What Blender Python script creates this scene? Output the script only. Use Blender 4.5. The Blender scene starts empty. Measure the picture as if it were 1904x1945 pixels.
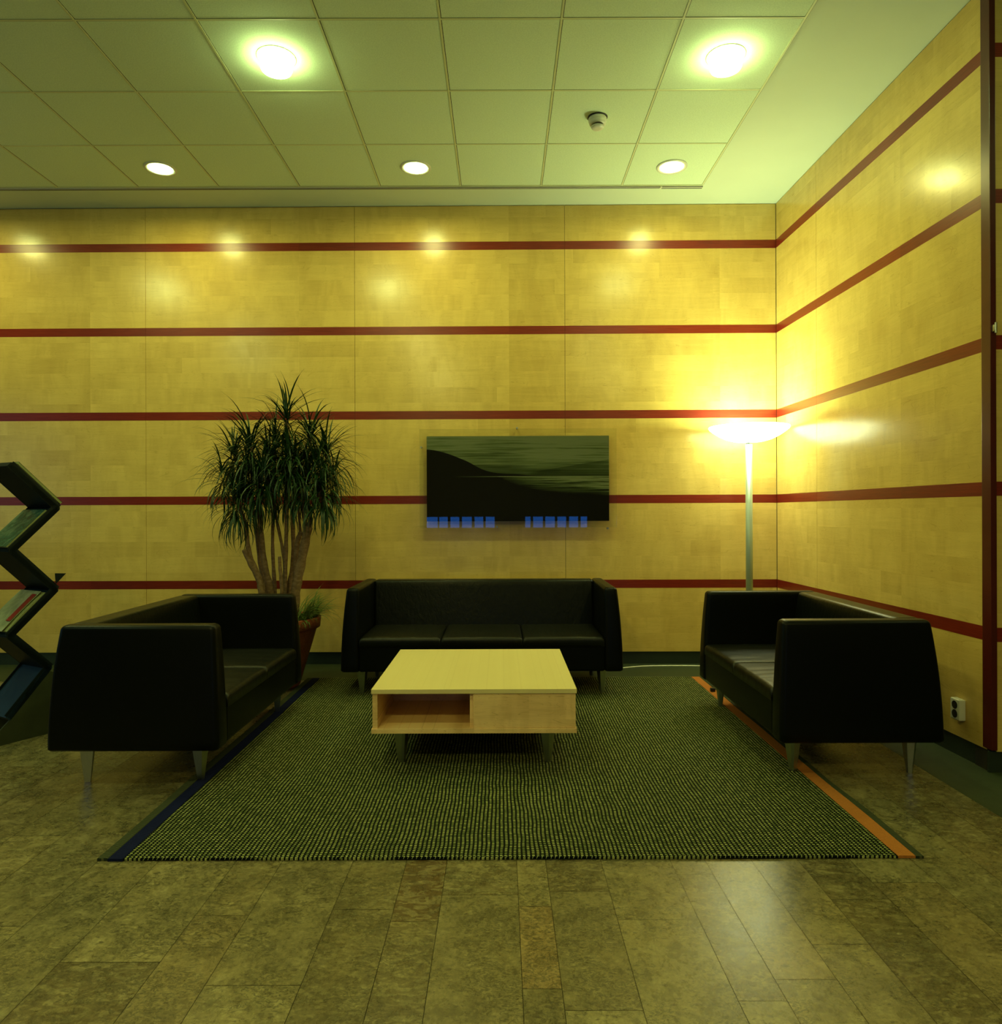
import bpy, bmesh, math, random
from mathutils import Vector, Matrix, noise
PI = math.pi
R = math.radians
random.seed(7)
SC = bpy.context.scene
COL = SC.collection
H = 3.635            # ceiling height
EYE = 1.205          # camera height

# ------------------------------------------------------------------ node helpers
class NT:
    def __init__(s, name):
        s.m = bpy.data.materials.new(name); s.m.use_nodes = True
        s.t = s.m.node_tree; s.t.nodes.clear()
        s.out = s.t.nodes.new('ShaderNodeOutputMaterial')
    def n(s, kind, **kw):
        nd = s.t.nodes.new('ShaderNode' + kind)
        for k, v in kw.items():
            if k.startswith('_'): setattr(nd, k[1:], v)
            else:
                nd.inputs[k.replace('__', ' ')].default_value = v
        return nd
    def l(s, a, b):
        s.t.links.new(a, b)
    def setin(s, sock, v):
        if hasattr(v, 'is_linked') or hasattr(v, 'links'): s.l(v, sock)
        else: sock.default_value = v
    def math(s, op, a, b=0.0, c=None, clamp=False):
        nd = s.t.nodes.new('ShaderNodeMath'); nd.operation = op; nd.use_clamp = clamp
        s.setin(nd.inputs[0], a); s.setin(nd.inputs[1], b)
        if c is not None: s.setin(nd.inputs[2], c)
        return nd.outputs[0]
    def mix(s, f, a, b, mode='MIX'):
        nd = s.t.nodes.new('ShaderNodeMix'); nd.data_type = 'RGBA'; nd.blend_type = mode
        s.setin(nd.inputs[0], f); s.setin(nd.inputs[6], a); s.setin(nd.inputs[7], b)
        return nd.outputs[2]
    def coord(s):
        return s.t.nodes.new('ShaderNodeTexCoord').outputs['Object']
    def sep(s, v):
        nd = s.t.nodes.new('ShaderNodeSeparateXYZ'); s.l(v, nd.inputs[0]); return nd.outputs
    def comb(s, x=0., y=0., z=0.):
        nd = s.t.nodes.new('ShaderNodeCombineXYZ')
        for i, v in enumerate((x, y, z)): s.setin(nd.inputs[i], v)
        return nd.outputs[0]
    def noise(s, v, scale, detail=4., rough=.5, dist=0.):
        nd = s.t.nodes.new('ShaderNodeTexNoise')
        s.l(v, nd.inputs['Vector']); nd.inputs['Scale'].default_value = scale
        nd.inputs['Detail'].default_value = detail; nd.inputs['Roughness'].default_value = rough
        nd.inputs['Distortion'].default_value = dist
        return nd.outputs[0]
    def mapping(s, v, scale=(1, 1, 1), loc=(0, 0, 0), rot=(0, 0, 0)):
        nd = s.t.nodes.new('ShaderNodeMapping'); s.l(v, nd.inputs[0])
        nd.inputs['Scale'].default_value = scale; nd.inputs['Location'].default_value = loc
        nd.inputs['Rotation'].default_value = rot
        return nd.outputs[0]
    def ramp(s, f, stops):
        nd = s.t.nodes.new('ShaderNodeValToRGB'); s.setin(nd.inputs[0], f)
        e = nd.color_ramp.elements
        while len(e) > 1: e.remove(e[-1])
        for i, (p, c) in enumerate(stops):
            if not hasattr(c, '__len__'): c = (c, c, c)
            el = e[0] if i == 0 else e.new(p)
            el.position = p; el.color = (*c[:3], 1)
        return nd.outputs[0]
    def bump(s, h, strength=.3, dist=.01):
        nd = s.t.nodes.new('ShaderNodeBump'); s.l(h, nd.inputs['Height'])
        nd.inputs['Strength'].default_value = strength; nd.inputs['Distance'].default_value = dist
        return nd.outputs[0]
    def principled(s, color, rough=.5, metal=0., spec=.5, bump=None, **kw):
        nd = s.t.nodes.new('ShaderNodeBsdfPrincipled')
        if isinstance(color, tuple): color = (*color[:3], 1)
        s.setin(nd.inputs['Base Color'], color); s.setin(nd.inputs['Roughness'], rough)
        s.setin(nd.inputs['Metallic'], metal); s.setin(nd.inputs['Specular IOR Level'], spec)
        if bump is not None: s.l(bump, nd.inputs['Normal'])
        for k, v in kw.items():
            s.setin(nd.inputs[k.replace('_', ' ')], v)
        s.l(nd.outputs[0], s.out.inputs[0])
        return s.m

def simple(name, col, rough=.5, metal=0., spec=.5, var=.12, nscale=20., bump=0., **kw):
    """plain surface with a little procedural variation"""
    t = NT(name); c = t.coord()
    nz = t.noise(c, nscale, 3.)
    f = t.math('MULTIPLY_ADD', nz, 2 * var, 1 - var)
    base = t.mix(1.0, (*col, 1), t.comb(f, f, f), 'MULTIPLY')
    b = t.bump(nz, bump, .004) if bump else None
    return t.principled(base, rough, metal, spec, b, **kw)

def emit(name, col, strength):
    t = NT(name)
    e = t.n('Emission', Color=(*col, 1), Strength=strength)
    t.l(e.outputs[0], t.out.inputs[0])
    return t.m

# ------------------------------------------------------------------ materials
M = {}
def wood_maple(name, tone=(.79, .56, .165), rough=.22, leaf=True, vertical=False, contrast=1.):
    t = NT(name); c = t.coord()
    if vertical: c = t.mapping(c, rot=(0, R(90), 0))
    x, y, z = t.sep(c)
    # veneer leaves: rows .105 m high, staggered lengths
    row = t.math('FLOOR', t.math('DIVIDE', z, .122))
    wn = t.n('TexWhiteNoise', _noise_dimensions='1D'); t.l(row, wn.inputs['W'])
    xs = t.math('ADD', t.math('DIVIDE', x, 1.25), t.math('MULTIPLY', wn.outputs[0], .9))
    colm = t.math('FLOOR', xs)
    pan = t.math('FLOOR', t.math('DIVIDE', x, 1.667))
    wn2 = t.n('TexWhiteNoise', _noise_dimensions='3D')
    t.l(t.comb(row, colm, pan), wn2.inputs['Vector'])
    leafr = wn2.outputs[0]
    wn3 = t.n('TexWhiteNoise', _noise_dimensions='1D'); t.l(pan, wn3.inputs['W'])
    off = t.math('MULTIPLY', leafr, 7.)
    # grain
    gv = t.comb(t.math('MULTIPLY', x, 1.4), y, t.math('ADD', t.math('MULTIPLY', z, 22.), off))
    g1 = t.noise(gv, 1.0, 5., .6, 1.3)
    gv2 = t.comb(t.math('MULTIPLY', x, 9.), y, t.math('ADD', t.math('MULTIPLY', z, 260.), off))
    g2 = t.noise(gv2, 1.0, 3., .6)
    # cathedral flame lines
    fv = t.comb(t.math('MULTIPLY', x, 1.1), off, t.math('MULTIPLY', z, 7.))
    fl = t.noise(fv, 1.3, 3., .45, .8)
    lines = t.math('ABSOLUTE', t.math('SINE', t.math('MULTIPLY', fl, 95.)))
    lines = t.ramp(lines, [(0, .0), (.16, 1.), (1, 1.)])
    # chatoyant vertical figure
    cv = t.comb(t.math('MULTIPLY', x, 5.), off, t.math('MULTIPLY', z, 1.3))
    ch = t.noise(cv, 1.0, 3., .6, .9)
    ch = t.ramp(ch, [(.30, .0), (.62, 1.), (1, 1.)])
    v = t.math('MULTIPLY_ADD', leafr, .075 * contrast, .92) if leaf else .96
    v = t.math('ADD', v, t.math('MULTIPLY_ADD', g1, .20 * contrast, -.10 * contrast))
    v = t.math('ADD', v, t.math('MULTIPLY_ADD', g2, .12 * contrast, -.06 * contrast))
    v = t.math('ADD', v, t.math('MULTIPLY_ADD', lines, .13 * contrast, -.115 * contrast))
    v = t.math('ADD', v, t.math('MULTIPLY_ADD', ch, .15 * contrast, -.11 * contrast))
    if leaf: v = t.math('ADD', v, t.math('MULTIPLY_ADD', wn3.outputs[0], .10, -.05))
    base = t.mix(1., (*tone, 1), t.comb(v, t.math('POWER', v, 1.25), t.math('POWER', v, 1.7)), 'MULTIPLY')
    b = t.bump(g1, .03, .002)
    rg = t.math('MULTIPLY_ADD', ch, -.05, rough + .03)
    return t.principled(base, rg, 0, .5, b)

def wood_stripe(name):
    t = NT(name); c = t.coord(); x, y, z = t.sep(c)
    pan = t.math('FLOOR', t.math('DIVIDE', x, 1.667))
    g = t.noise(t.comb(t.math('MULTIPLY', x, 6.), pan, t.math('MULTIPLY', z, 150.)), 1., 4., .6, .6)
    g3 = t.noise(t.comb(t.math('MULTIPLY', x, .8), pan, z), 1., 2.)
    base = t.ramp(t.math('ADD', t.math('MULTIPLY', g, .6), t.math('MULTIPLY', g3, .5)),
                  [(.25, (.10, .008, .004)), (.55, (.21, .019, .008)), (.85, (.32, .042, .013))])
    return t.principled(base, .3, 0, .5, t.bump(g, .05, .002))

def stone(name):
    t = NT(name); c = t.coord()
    at = t.n('Attribute'); at.attribute_name = 'plank'; at.attribute_type = 'GEOMETRY'
    s3 = t.n('SeparateColor'); t.l(at.outputs['Color'], s3.inputs[0])
    br, mo, wa = s3.outputs
    add = t.n('VectorMath', _operation='MULTIPLY_ADD')
    t.l(at.outputs['Color'], add.inputs[0]); add.inputs[1].default_value = (9, 7, 5); t.l(c, add.inputs[2])
    p = add.outputs[0]
    big = t.noise(p, 2.6, 4., .6, .4)
    mid = t.noise(t.mapping(p, (1, .8, 1)), 17., 9., .76, .35)
    fine = t.noise(p, 85., 3., .75)
    tiny = t.noise(p, 480., 2., .7)
    # blotches
    bl = t.noise(t.mapping(p, (.7, 1.6, 1)), 24., 2., .45, 1.6)
    blm = t.ramp(bl, [(.46, 0.), (.52, 1.), (1, 1.)])
    # dark fossil squiggles
    sq = t.noise(t.mapping(p, (1, 1.9, 1)), 26., 5., .65, 1.3)
    ab = t.math('ABSOLUTE', t.math('SUBTRACT', sq, .5))
    sqm = t.ramp(ab, [(0., 1.), (.024, .7), (.045, 0.)])
    gate = t.ramp(t.noise(p, 6., 3., .6, .3), [(.42, 0.), (.52, 1.)])
    sqm = t.math('MULTIPLY', sqm, gate)
    vo = t.ramp(t.noise(t.mapping(p, (1, 2., 1)), 40., 3., .5), [(.62, 0.), (.67, 1.)])
    base = t.ramp(big, [(.3, (.27, .235, .115)), (.5, (.35, .30, .14)), (.72, (.39, .31, .13))])
    base = t.mix(t.ramp(mid, [(.36, .85), (.48, .22), (.56, 0.), (1, 0)]), base, (.15, .14, .07, 1))
    base = t.mix(t.ramp(mid, [(.53, 0.), (.62, .65)]), base, (.48, .42, .22, 1))
    base = t.mix(t.math('MULTIPLY', mo, blm), base, (.10, .062, .020, 1))
    base = t.mix(t.math('MULTIPLY', wa, .55), base, (.42, .25, .09, 1))
    base = t.mix(t.math('MULTIPLY', sqm, .85), base, (.07, .065, .03, 1))
    base = t.mix(t.math('MULTIPLY', vo, .8), base, (.09, .075, .035, 1))
    v = t.math('MULTIPLY', br, t.math('ADD', t.math('MULTIPLY', fine, 1.15), .10))
    v = t.math('MULTIPLY', v, t.math('ADD', t.math('MULTIPLY', tiny, .9), .55))
    base = t.mix(1., base, t.comb(v, v, v), 'MULTIPLY')
    rg = t.math('ADD', t.math('MULTIPLY', mid, .16), .20)
    return t.principled(base, rg, 0, .55, t.bump(mid, .05, .003))

def leather(name, ro=.28, sp=.22):
    t = NT(name); c = t.coord()
    n1 = t.noise(c, 260., 2.)
    n2 = t.noise(t.mapping(c, (34, 3.2, 20)), 1., 3., .55, .5)
    n3 = t.noise(c, 5., 2.)
    h = t.math('ADD', t.math('MULTIPLY', n1, .10), t.math('ADD', n2, t.math('MULTIPLY', n3, .5)))
    base = t.mix(n3, (.0025, .0035, .0025, 1), (.005, .0065, .004, 1))
    return t.principled(base, t.math('ADD', t.math('MULTIPLY', n2, .10), ro), 0, sp, t.bump(h, .30, .006))

def leather_plain(name):
    t = NT(name); c = t.coord()
    n1 = t.noise(c, 260., 2.); n3 = t.noise(c, 4., 3.)
    h = t.math('ADD', t.math('MULTIPLY', n1, .08), n3)
    base = t.mix(n3, (.002, .0028, .0028, 1), (.004, .005, .004, 1))
    return t.principled(base, .36, 0, .16, t.bump(h, .15, .006))

def rug_weave(name):
    t = NT(name); c = t.coord()
    x, y, z = t.sep(c)
    wob = t.noise(c, 5., 2.); wob2 = t.noise(t.mapping(c, loc=(5, 3, 1)), 5., 2.)
    xx = t.math('DIVIDE', t.math('ADD', x, t.math('MULTIPLY', wob, .018)), .0155)
    yy = t.math('DIVIDE', t.math('ADD', y, t.math('MULTIPLY', wob2, .020)), .0128)
    cell = t.comb(t.math('FLOOR', xx), t.math('FLOOR', yy), 0.)
    wn = t.n('TexWhiteNoise', _noise_dimensions='2D'); t.l(cell, wn.inputs['Vector'])
    r = wn.outputs[0]
    fx = t.math('SUBTRACT', t.math('FRACT', xx), .5); fy = t.math('SUBTRACT', t.math('FRACT', yy), .5)
    ax = t.math('DIVIDE', fx, .33); ay = t.math('DIVIDE', fy, .27)
    d = t.math('ADD', t.math('POWER', t.math('ABSOLUTE', ax), 3.), t.math('POWER', t.math('ABSOLUTE', ay), 3.))
    m = t.ramp(d, [(0., 1.), (.55, 1.), (1., 0.)])
    fiber = t.noise(t.mapping(c, (300, 900, 1)), 1., 2.)
    lite = t.mix(r, (.23, .28, .08, 1), (.66, .68, .26, 1))
    lite = t.mix(t.math('MULTIPLY', fiber, .5), lite, (.12, .15, .06, 1))
    base = t.mix(m, (.003, .006, .004, 1), lite)
    h = t.math('MAXIMUM', t.math('SUBTRACT', 1., d), 0.)
    return t.principled(base, .9, 0, .1, t.bump(h, .6, .004))

def rug_band(name, col, stripe=None):
    t = NT(name); c = t.coord(); x, y, z = t.sep(c)
    w = t.math('SINE', t.math('MULTIPLY', t.math('ADD', y, t.math('MULTIPLY', x, .3)), 2 * PI / .0075))
    nz = t.noise(c, 240., 2.)
    f = t.math('ADD', t.math('MULTIPLY', nz, .5), .75)
    base = t.mix(1., (*col, 1), t.comb(f, f, f), 'MULTIPLY')
    if stripe: base = t.mix(t.ramp(w, [(.35, 0.), (.65, 1.)]), base, (*stripe, 1))
    return t.principled(base, .92, 0, .1, t.bump(w, .3, .002))

def ceiling_tile(name):
    t = NT(name); c = t.coord()
    n1 = t.noise(c, 150., 3., .7); n2 = t.noise(c, 1.2, 2.)
    base = t.mix(t.ramp(n1, [(.35, 0), (.65, 1)]), (.66, .80, .58, 1), (.78, .92, .68, 1))
    base = t.mix(t.math('MULTIPLY', n2, .15), base, (.64, .78, .56, 1))
    return t.principled(base, .85, 0, .2, t.bump(n1, .25, .003))

def art(name, w, h):
    """abstract dark photograph: streaked pale sheet over a dark slope, a bright line, a fading lower sheet"""
    t = NT(name); c = t.coord(); x, y, z = t.sep(c)
    u = t.math('ADD', t.math('DIVIDE', x, w), .5)
    v = t.math('SUBTRACT', .5, t.math('DIVIDE', z, h))
    def curve(pts):
        nd = t.n('FloatCurve'); t.l(u, nd.inputs['Value']); cv = nd.mapping.curves[0]
        cv.points[0].location = pts[0]; cv.points[1].location = pts[-1]
        for p in pts[1:-1]: cv.points.new(*p)
        nd.mapping.update(); return nd.outputs[0]
    e1 = curve([(0, .155), (.06, .172), (.2, .275), (.34, .415), (.42, .44), (.5, .448), (.56, .462), (1, .468)])
    e2 = curve([(0, .40), (.38, .47), (.45, .54), (.55, .61), (.68, .66), (.8, .68), (.92, .69), (1, .71)])
    above = t.math('GREATER_THAN', e1, v)
    low = t.math('GREATER_THAN', v, .472)
    s1 = t.noise(t.mapping(c, (1.5, 1, 75), rot=(0, R(5), 0)), 1., 4., .65)
    s2 = t.noise(t.mapping(c, (2.5, 1, 90), rot=(0, R(-27), 0)), 1., 3., .6)
    s1 = t.ramp(s1, [(.34, 0.), (.66, 1.)]); s2 = t.ramp(s2, [(.36, 0.), (.64, 1.)])
    soft = t.noise(t.mapping(c, (2.2, 1, 7), rot=(0, R(6), 0)), 1., 2.)
    right = t.ramp(u, [(.45, 0.), (.75, 1.)])
    st = t.math('ADD', t.math('MULTIPLY', s1, .8), t.math('MULTIPLY', t.math('MULTIPLY', s2, right), .55))
    upv = t.math('MULTIPLY', t.math('ADD', t.math('MULTIPLY', st, .55), t.math('MULTIPLY', soft, .55)),
                 t.ramp(v, [(0., 1.1), (.3, .75), (.46, .35)]))
    streak = t.ramp(t.math('ABSOLUTE', t.math('SUBTRACT', v, t.math('MULTIPLY_ADD', u, .20, .10))),
                    [(0., .16), (.012, 0.)])
    upv = t.math('ADD', upv, t.math('MULTIPLY', streak, t.ramp(u, [(.3, 0.), (.5, 1.), (.95, .6)])))
    wedge = t.math('MULTIPLY', t.math('GREATER_THAN', v, t.math('MULTIPLY_ADD', u, -.34, .62)), t.ramp(u, [(.55, 0.), (.62, .45), (1, .35)]))
    upv = t.math('MULTIPLY', upv, t.math('SUBTRACT', 1., wedge))
    g = t.math('DIVIDE', t.math('SUBTRACT', e2, v), t.math('MAXIMUM', t.math('SUBTRACT', e2, .472), .01), clamp=True)
    lov = t.math('MULTIPLY', t.math('MULTIPLY', g, t.math('MULTIPLY_ADD', s2, 1.1, .05)), t.ramp(u, [(.36, .1), (.6, .7), (1, 1.25)]))
    bright = t.math('MULTIPLY', t.math('GREATER_THAN', v, .472), t.math('LESS_THAN', v, .480))
    bright = t.math('MULTIPLY', bright, t.ramp(u, [(.15, 0.), (.45, .5), (1, .8)]))
    val = t.math('MULTIPLY', t.math('ADD', t.math('MULTIPLY', above, upv), t.math('ADD', t.math('MULTIPLY', low, lov), bright)), 1.9)
    base = t.ramp(val, [(0, (.004, .004, .002)), (.4, (.14, .20, .075)), (.8, (.42, .52, .26)), (1, (.6, .68, .4))])
    return t.principled(base, .35, 0, .1)

def glass_mat(name):
    t = NT(name)
    tr = t.n('BsdfTransparent', Color=(.97, .985, .97, 1)); gl = t.n('BsdfGlossy', Roughness=0.0)
    fr = t.n('Fresnel', IOR=1.5); mx = t.n('MixShader')
    t.l(fr.outputs[0], mx.inputs[0]); t.l(tr.outputs[0], mx.inputs[1]); t.l(gl.outputs[0], mx.inputs[2])
    t.l(mx.outputs[0], t.out.inputs[0]); return t.m

def leaf_mat(name, a, b):
    t = NT(name); c = t.coord()
    n1 = t.noise(c, 14., 3.); n2 = t.noise(c, 90., 2.)
    base = t.mix(t.math('ADD', t.math('MULTIPLY', n1, .8), t.math('MULTIPLY', n2, .2)), (*a, 1), (*b, 1))
    return t.principled(base, .42, 0, .4)

def bark(name):
    t = NT(name); c = t.coord()
    n1 = t.noise(t.mapping(c, (30, 30, 60)), 1., 4., .65); n2 = t.noise(c, 7., 2.)
    base = t.ramp(t.math('ADD', t.math('MULTIPLY', n1, .7), t.math('MULTIPLY', n2, .3)),
                  [(.3, (.11, .065, .035)), (.55, (.24, .15, .085)), (.75, (.36, .24, .14))])
    return t.principled(base, .85, 0, .2, t.bump(n1, .6, .006))

def terracotta(name):
    t = NT(name); c = t.coord()
    n1 = t.noise(c, 9., 4.); n2 = t.noise(c, 60., 3.)
    base = t.ramp(t.math('ADD', t.math('MULTIPLY', n1, .7), t.math('MULTIPLY', n2, .3)),
                  [(.3, (.24, .055, .025)), (.6, (.44, .12, .05)), (.8, (.58, .20, .09))])
    return t.principled(base, .6, 0, .35, t.bump(n2, .3, .004))

def brushed(name, col, rough):
    t = NT(name); c = t.coord()
    n = t.noise(t.mapping(c, (400, 400, 4)), 1., 2.)
    base = t.mix(n, (*[k * .8 for k in col], 1), (*col, 1))
    return t.principled(base, t.math('MULTIPLY_ADD', n, .12, rough), 1., .5, t.bump(n, .05, .001))

def mag_cover(name, cols, seed):
    t = NT(name); c = t.mapping(t.coord(), loc=(seed, seed * 2, 0))
    vn = t.noise(c, 7., 3., .6, 1.2)
    w = t.math('ABSOLUTE', t.math('SINE', t.math('MULTIPLY', t.noise(c, 5., 2.), 60.)))
    base = t.ramp(vn, [(.3, cols[0]), (.5, cols[1]), (.62, cols[2])])
    base = t.mix(t.math('MULTIPLY', w, .35), base, (*cols[0], 1))
    return t.principled(base, .25, 0, .5)

M['maple'] = wood_maple('maple_wall')
M['maple_t'] = wood_maple('maple_table_face', (.95, .65, .31), .35, leaf=False, contrast=1.7)
M['maple_top'] = wood_maple('maple_table_top', (.88, .74, .36), .38, leaf=False, contrast=.35)
M['stripe'] = wood_stripe('mahogany_stripe')
M['stone'] = stone('limestone')
M['lino'] = simple('green_linoleum', (.028, .043, .014), .55, var=.3, nscale=30.)
M['plinth'] = simple('dark_green_plinth', (.022, .034, .024), .45, var=.2)
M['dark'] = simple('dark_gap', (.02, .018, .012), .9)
M['joint'] = simple('floor_joint', (.05, .045, .025), .9)
M['plaster'] = simple('white_plaster', (.66, .75, .58), .8, var=.04, nscale=3.)
M['tile'] = ceiling_tile('mineral_tile')
M['tbar'] = simple('white_grid_bar', (.66, .70, .42), .5, var=.05)
M['paint'] = simple('beige_paint', (.14, .13, .09), .8, var=.06, nscale=3.)
M['leather'] = leather('black_leather_seat')
M['leather_pad'] = leather('black_leather_pad', .38, .34)
M['leather2'] = leather_plain('black_leather')
M['rug'] = rug_weave('rug_weave')
M['rug_blue'] = rug_band('rug_blue_band', (.006, .009, .05))
M['rug_orange'] = rug_band('rug_orange_band', (.47, .17, .04))
M['rug_selv'] = rug_band('rug_selvage', (.025, .035, .022), (.10, .105, .05))
M['steel'] = brushed('brushed_steel', (.50, .53, .50), .26)
M['lamp_metal'] = simple('silver_lacquer', (.40, .48, .40), .32, .35, var=.04)
M['bark'] = bark('dracaena_bark')
M['leaf'] = leaf_mat('dracaena_leaf', (.004, .018, .004), (.024, .078, .014))
M['leaf2'] = leaf_mat('spider_leaf', (.08, .16, .03), (.28, .38, .10))
M['pot'] = terracotta('terracotta')
M['soil'] = simple('soil', (.03, .02, .012), .95, var=.4, nscale=60.)
M['glass'] = glass_mat('clear_acrylic')
M['white_plastic'] = simple('white_plastic', (.70, .70, .60), .35, var=.03)
M['black_plastic'] = simple('black_plastic', (.01, .01, .01), .4)
M['rack'] = simple('dark_grey_metal', (.004, .009, .011), .55, .0, .2, var=.2)
M['rack_blue'] = simple('dark_blue_metal', (.004, .022, .055), .5, .0, var=.2, nscale=8.)
M['rack_base'] = simple('olive_grey_metal', (.035, .045, .018), .6, .1, var=.3, nscale=14.)
M['cord'] = simple('white_cord', (.88, .88, .75), .45, var=.02)
M['post'] = simple('dark_mahogany_post', (.085, .010, .006), .3, var=.25, nscale=9.)
M['downlight'] = emit('downlight_glow', (.78, 1.0, .38), 27.)
M['downlight_dim'] = emit('downlight_disc_glow', (.75, 1.0, .34), 24.)
M['bowl'] = emit('lamp_bowl_glow', (.88, 1.0, .55), 10.5)
M['paper_y'] = simple('yellow_paper', (.62, .60, .06), .4, var=.03)
M['paper_r'] = simple('red_paper', (.26, .02, .015), .4, var=.05)
M['paper_w'] = mag_cover('pale_cover', [(.22, .26, .16), (.36, .40, .27), (.42, .46, .33)], 3.)
M['paper_g'] = mag_cover('teal_cover', [(.02, .06, .05), (.05, .13, .09), (.16, .26, .17)], 1.)
M['paper_d'] = mag_cover('dark_cover', [(.012, .02, .012), (.02, .03, .02), (.05, .06, .02)], 5.)
M['pages'] = simple('page_edges', (.26, .29, .12), .8, var=.3, nscale=200.)
M['daylight'] = emit('blue_daylight', (.05, .26, 1.0), 2.2)
M['daylight_side'] = emit('cool_daylight', (.25, .62, .80), .55)

# ------------------------------------------------------------------ mesh helpers
class MB:
    def __init__(s): s.bm = bmesh.new()
    def box(s, x0, x1, y0, y1, z0, z1, bev=0., mi=0, seg=2):
        b = bmesh.new()
        vs = [b.verts.new(p) for p in ((x0, y0, z0), (x1, y0, z0), (x1, y1, z0), (x0, y1, z0),
                                       (x0, y0, z1), (x1, y0, z1), (x1, y1, z1), (x0, y1, z1))]
        for f in ((3, 2, 1, 0), (4, 5, 6, 7), (0, 1, 5, 4), (1, 2, 6, 5), (2, 3, 7, 6), (3, 0, 4, 7)):
            b.faces.new([vs[i] for i in f])
        if bev: bmesh.ops.bevel(b, geom=list(b.edges), offset=bev, segments=seg, profile=.6, affect='EDGES')
        s.merge(b, mi); return s
    def merge(s, b, mi=0, mat=None):
        if mat is not None: bmesh.ops.transform(b, matrix=mat, verts=b.verts)
        mp = {v: s.bm.verts.new(v.co) for v in b.verts}
        for f in b.faces:
            try:
                nf = s.bm.faces.new([mp[v] for v in f.verts]); nf.material_index = mi; nf.smooth = f.smooth
            except ValueError: pass
        b.free()
    def rings(s, rings, cap0=True, cap1=True, closed=True, smooth=True, mi=0):
        vr = [[s.bm.verts.new(p) for p in r] for r in rings]
        n = len(vr[0])
        for a, b in zip(vr, vr[1:]):
            for i in range(n if closed else n - 1):
                f = s.bm.faces.new((a[i], a[(i + 1) % n], b[(i + 1) % n], b[i])); f.smooth = smooth; f.material_index = mi
        if cap0: f = s.bm.faces.new(vr[0][::-1]); f.material_index = mi
        if cap1: f = s.bm.faces.new(vr[-1]); f.material_index = mi
        return s
    def lathe(s, prof, cx=0, cy=0, n=40, cap0=True, cap1=True, mi=0):
        rs = [[(cx + r * math.cos(2 * PI * k / n), cy + r * math.sin(2 * PI * k / n), z) for k in range(n)] for r, z in prof]
        return s.rings(rs, cap0, cap1, True, True, mi)
    def tube(s, pts, rad, n=8, mi=0):
        pts = [Vector(p) for p in pts]
        if not hasattr(rad, '__len__'): rad = [rad] * len(pts)
        rs = []; up = Vector((0, 0, 1)); prev = None
        for i, p in enumerate(pts):
            d = (pts[min(i + 1, len(pts) - 1)] - pts[max(i - 1, 0)]).normalized()
            if prev is None:
                a = d.orthogonal().normalized()
            else:
                a = (prev - d * prev.dot(d)).normalized()
            prev = a; b = d.cross(a)
            rs.append([p + (a * math.cos(2 * PI * k / n) + b * math.sin(2 * PI * k / n)) * rad[i] for k in range(n)])
        return s.rings(rs, True, True, True, True, mi)
    def prism(s, poly, y0, y1, mi=0, bev=0., swap=None):
        """polygon in (x, z) extruded along y"""
        b = bmesh.new()
        a = [b.verts.new((x, y0, z)) for x, z in poly]; c = [b.verts.new((x, y1, z)) for x, z in poly]
        n = len(poly)
        b.faces.new(a); b.faces.new(c[::-1])
        for i in range(n): b.faces.new((a[(i + 1) % n], a[i], c[i], c[(i + 1) % n]))
        if bev: bmesh.ops.bevel(b, geom=list(b.edges), offset=bev, segments=2, profile=.6, affect='EDGES')
        s.merge(b, mi, swap); return s
    def build(s, name, mats, parent=None, fixn=True):
        if fixn: bmesh.ops.recalc_face_normals(s.bm, faces=list(s.bm.faces))
        me = bpy.data.meshes.new(name); s.bm.to_mesh(me); s.bm.free()
        if not isinstance(mats, (list, tuple)): mats = [mats]
        for m in mats: me.materials.append(m)
        o = bpy.data.objects.new(name, me); COL.objects.link(o)
        if parent: o.parent = parent
        return o

def thing(name, label, cat, loc=(0, 0, 0), rz=0., group=None):
    o = bpy.data.objects.new(name, None); COL.objects.link(o)
    o.location = loc; o.rotation_euler = (0, 0, rz); o.empty_display_size = .1
    o['label'] = label; o['category'] = cat
    if group: o['group'] = group
    return o
def tag(o, label, cat, group=None):
    o['label'] = label; o['category'] = cat
    if group: o['group'] = group
    return o
def struct(o, label=None, cat=None):
    o['kind'] = 'structure'
    if label: o['label'] = label
    if cat: o['category'] = cat
    return o
def smooth_by(o, ang=35):
    for p in o.data.polygons: p.use_smooth = True
    o.data.set_sharp_from_angle(angle=R(ang))
    return o

# ------------------------------------------------------------------ ROOM
XL, YB, XR2 = -6.6, -4.5, 4.3
P_corner = Vector((2.178, 5.640, 0)); P_out = Vector((2.244, 3.306, 0))
P_left = Vector((XL, 5.640 + .0081 * (2.178 - XL), 0)); P_ret = Vector((XR2, 3.262, 0))

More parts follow.
